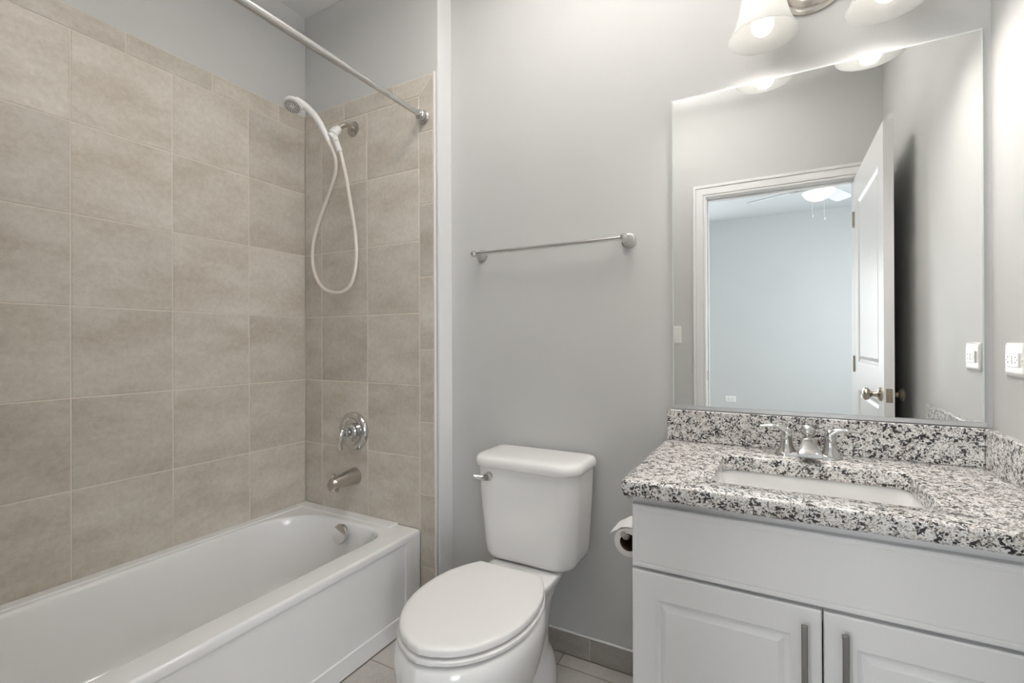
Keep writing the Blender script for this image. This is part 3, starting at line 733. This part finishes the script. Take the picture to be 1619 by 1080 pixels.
# ------------------------------------------------------------------ electrical plates
def plate(name, label, cat_, c, u, v, nrm, w, h, kind):
    """c centre on the wall, u along the plate's width, v up, nrm out of the wall"""
    c, u, v, nrm = Vector(c), Vector(u), Vector(v), Vector(nrm)
    t = thing(name, label, cat_, tuple(c))
    Pn = lambda p: c+u*p.x+v*p.y+nrm*p.z
    bm = B()
    loft(bm, [[Pn(p) for p in rrect(-w/2+i, w/2-i, -h/2+i, h/2-i, z, .005, 5, 3)] for i, z in ((0, .0002), (0, .0025), (.002, .0045), (.006, .006), (.011, .0065))], True, True)
    obj('cover_plate', bm, M_PLAST, t, auto=50)
    def blk(nm, x0, x1, y0, y1, z0, z1, mt, bev=0):
        bm = B(); loft(bm, [[Pn(Vector((x, y, z))) for x, y in ((x0, y0), (x1, y0), (x1, y1), (x0, y1))] for z in (z0, z1)], True, True)
        return obj(nm, bm, mt, t, bevel=bev)
    if kind == 'switch':
        blk('rocker', -.0165, .0165, -.033, .033, .006, .0095, M_PLAST, .001)
    else:
        if kind == 'gfci':
            blk('receptacle_face', -.0335, .0335, -.0165, .0165, .006, .0105, M_PLAST, .0012)
            blk('test_button', -.0035, .0035, .001, .010, .0104, .0118, M_PLAST, .0005); blk('reset_button', -.0035, .0035, -.010, -.001, .0104, .0118, M_PLAST, .0005)
            zz = .0106
        else:
            blk('receptacle_face', -.034, -.004, -.014, .014, .006, .009, M_PLAST, .002); blk('receptacle_face', .004, .034, -.014, .014, .006, .009, M_PLAST, .002); zz = .0091
        for s in (-1, 1):
            for q in (-1, 1): blk('slot', s*.0195-.0035, s*.0195+.0035, q*.0062-.0013, q*.0062+.0013, zz-.001, zz, M_DARK)
            bm = B(); lathe(bm, [(.0022, zz-.001), (.0022, zz)], tuple(c+u*(s*.0275)), nrm, 10); obj('ground_hole', bm, M_DARK, t)
    for s in (-1, 1):
        bm = B()
        p = c+(v*(s*.048) if kind == 'switch' else u*(s*(.0415 if kind == 'gfci' else .0)))
        lathe(bm, [(.0030, .006), (.0026, .0078), (.001, .008)], tuple(p), nrm, 14); obj('screw', bm, M_PLAST, t)
        if kind == 'duplex': break
    return t
plate('wall_outlet', 'white sideways safety outlet on the right wall above the side splash', 'outlet', (XR, 1.541, 1.132), (0, 1, 0), (0, 0, 1), (-1, 0, 0), .108, .080, 'gfci')
plate('light_switch', 'white rocker light switch on the door wall, seen at the mirror\'s left edge', 'light switch', (-.5685, YF, 1.222), (-1, 0, 0), (0, 0, 1), (0, 1, 0), .075, .116, 'switch')
plate('wall_outlet', 'white outlet low on the bedroom wall, seen through the doorway in the mirror', 'outlet', (-.512, BY, .402), (-1, 0, 0), (0, 0, 1), (0, 1, 0), .128, .080, 'duplex')

# ------------------------------------------------------------------ bedroom ceiling fan (seen in the mirror)
FX, FY = .333, -1.449
t = thing('ceiling_fan', 'white ceiling fan with lit bowl light, in the bedroom beyond the door', 'ceiling fan', (FX, FY, CEIL))
bm = B(); lathe(bm, [(.075, 0), (.075, -.03), (.05, -.06), (.018, -.07), (.016, -.10), (.06, -.12), (.105, -.14), (.115, -.20), (.112, -.27), (.085, -.31), (.06, -.325), (.06, -.345), (.118, -.350), (.126, -.358), (.122, -.366)], (FX, FY, CEIL), (0, 0, 1), 40)
obj('motor_housing', bm, M_TRIM, t)
for k in range(4):
    a = math.radians(-155+90*k); d = Vector((math.cos(a), math.sin(a), 0)); s = Vector((-d.y, d.x, 0))
    c0 = Vector((FX, FY, CEIL-.318)); pit = math.radians(11)
    ac = s*math.cos(pit)+Vector((0, 0, math.sin(pit)))
    bm = B(); prof = [(.15, .045), (.20, .055), (.35, .062), (.50, .066), (.565, .062), (.585, .045)]
    nrm = d.cross(ac).normalized()
    up = [c0+d*r+ac*w for r, w in prof]; dn = [c0+d*r-ac*w for r, w in prof[::-1]]
    loft(bm, [[p-nrm*.003 for p in up+dn], [p+nrm*.003 for p in up+dn]], True, True)
    obj('blade', bm, M_BLADE, t, smooth=False)
    bm = B(); loft(bm, [[c0+d*r+ac*w+nrm*z for r, w in ((.08, .012), (.17, .028), (.22, .0), (.17, -.028), (.08, -.012))] for z in (-.007, -.003)], True, True)
    obj('blade_bracket', bm, M_NICKEL, t, smooth=False)
bm = B(); lathe(bm, [(.116, 0), (.112, -.012), (.100, -.034), (.080, -.054), (.050, -.070), (.020, -.077), (.001, -.078)], (FX, FY, CEIL-.364), (0, 0, 1), 40)
obj('light_bowl', bm, M_BOWL, t, label='lit white glass bowl')
for dx, dy, zb in ((-.048, .0, 2.215), (.037, .0, 2.185)):
    bm = B(); tube(bm, [(FX+dx, FY+.122, CEIL-.36), (FX+dx, FY+.122, zb)], .0018, 8, smoothpath=False)
    lathe(bm, [(.002, .02), (.006, .010), (.007, 0), (.003, -.008)], (FX+dx, FY+.122, zb), (0, 0, 1), 12)
    obj('pull_chain', bm, M_TRIM, t)
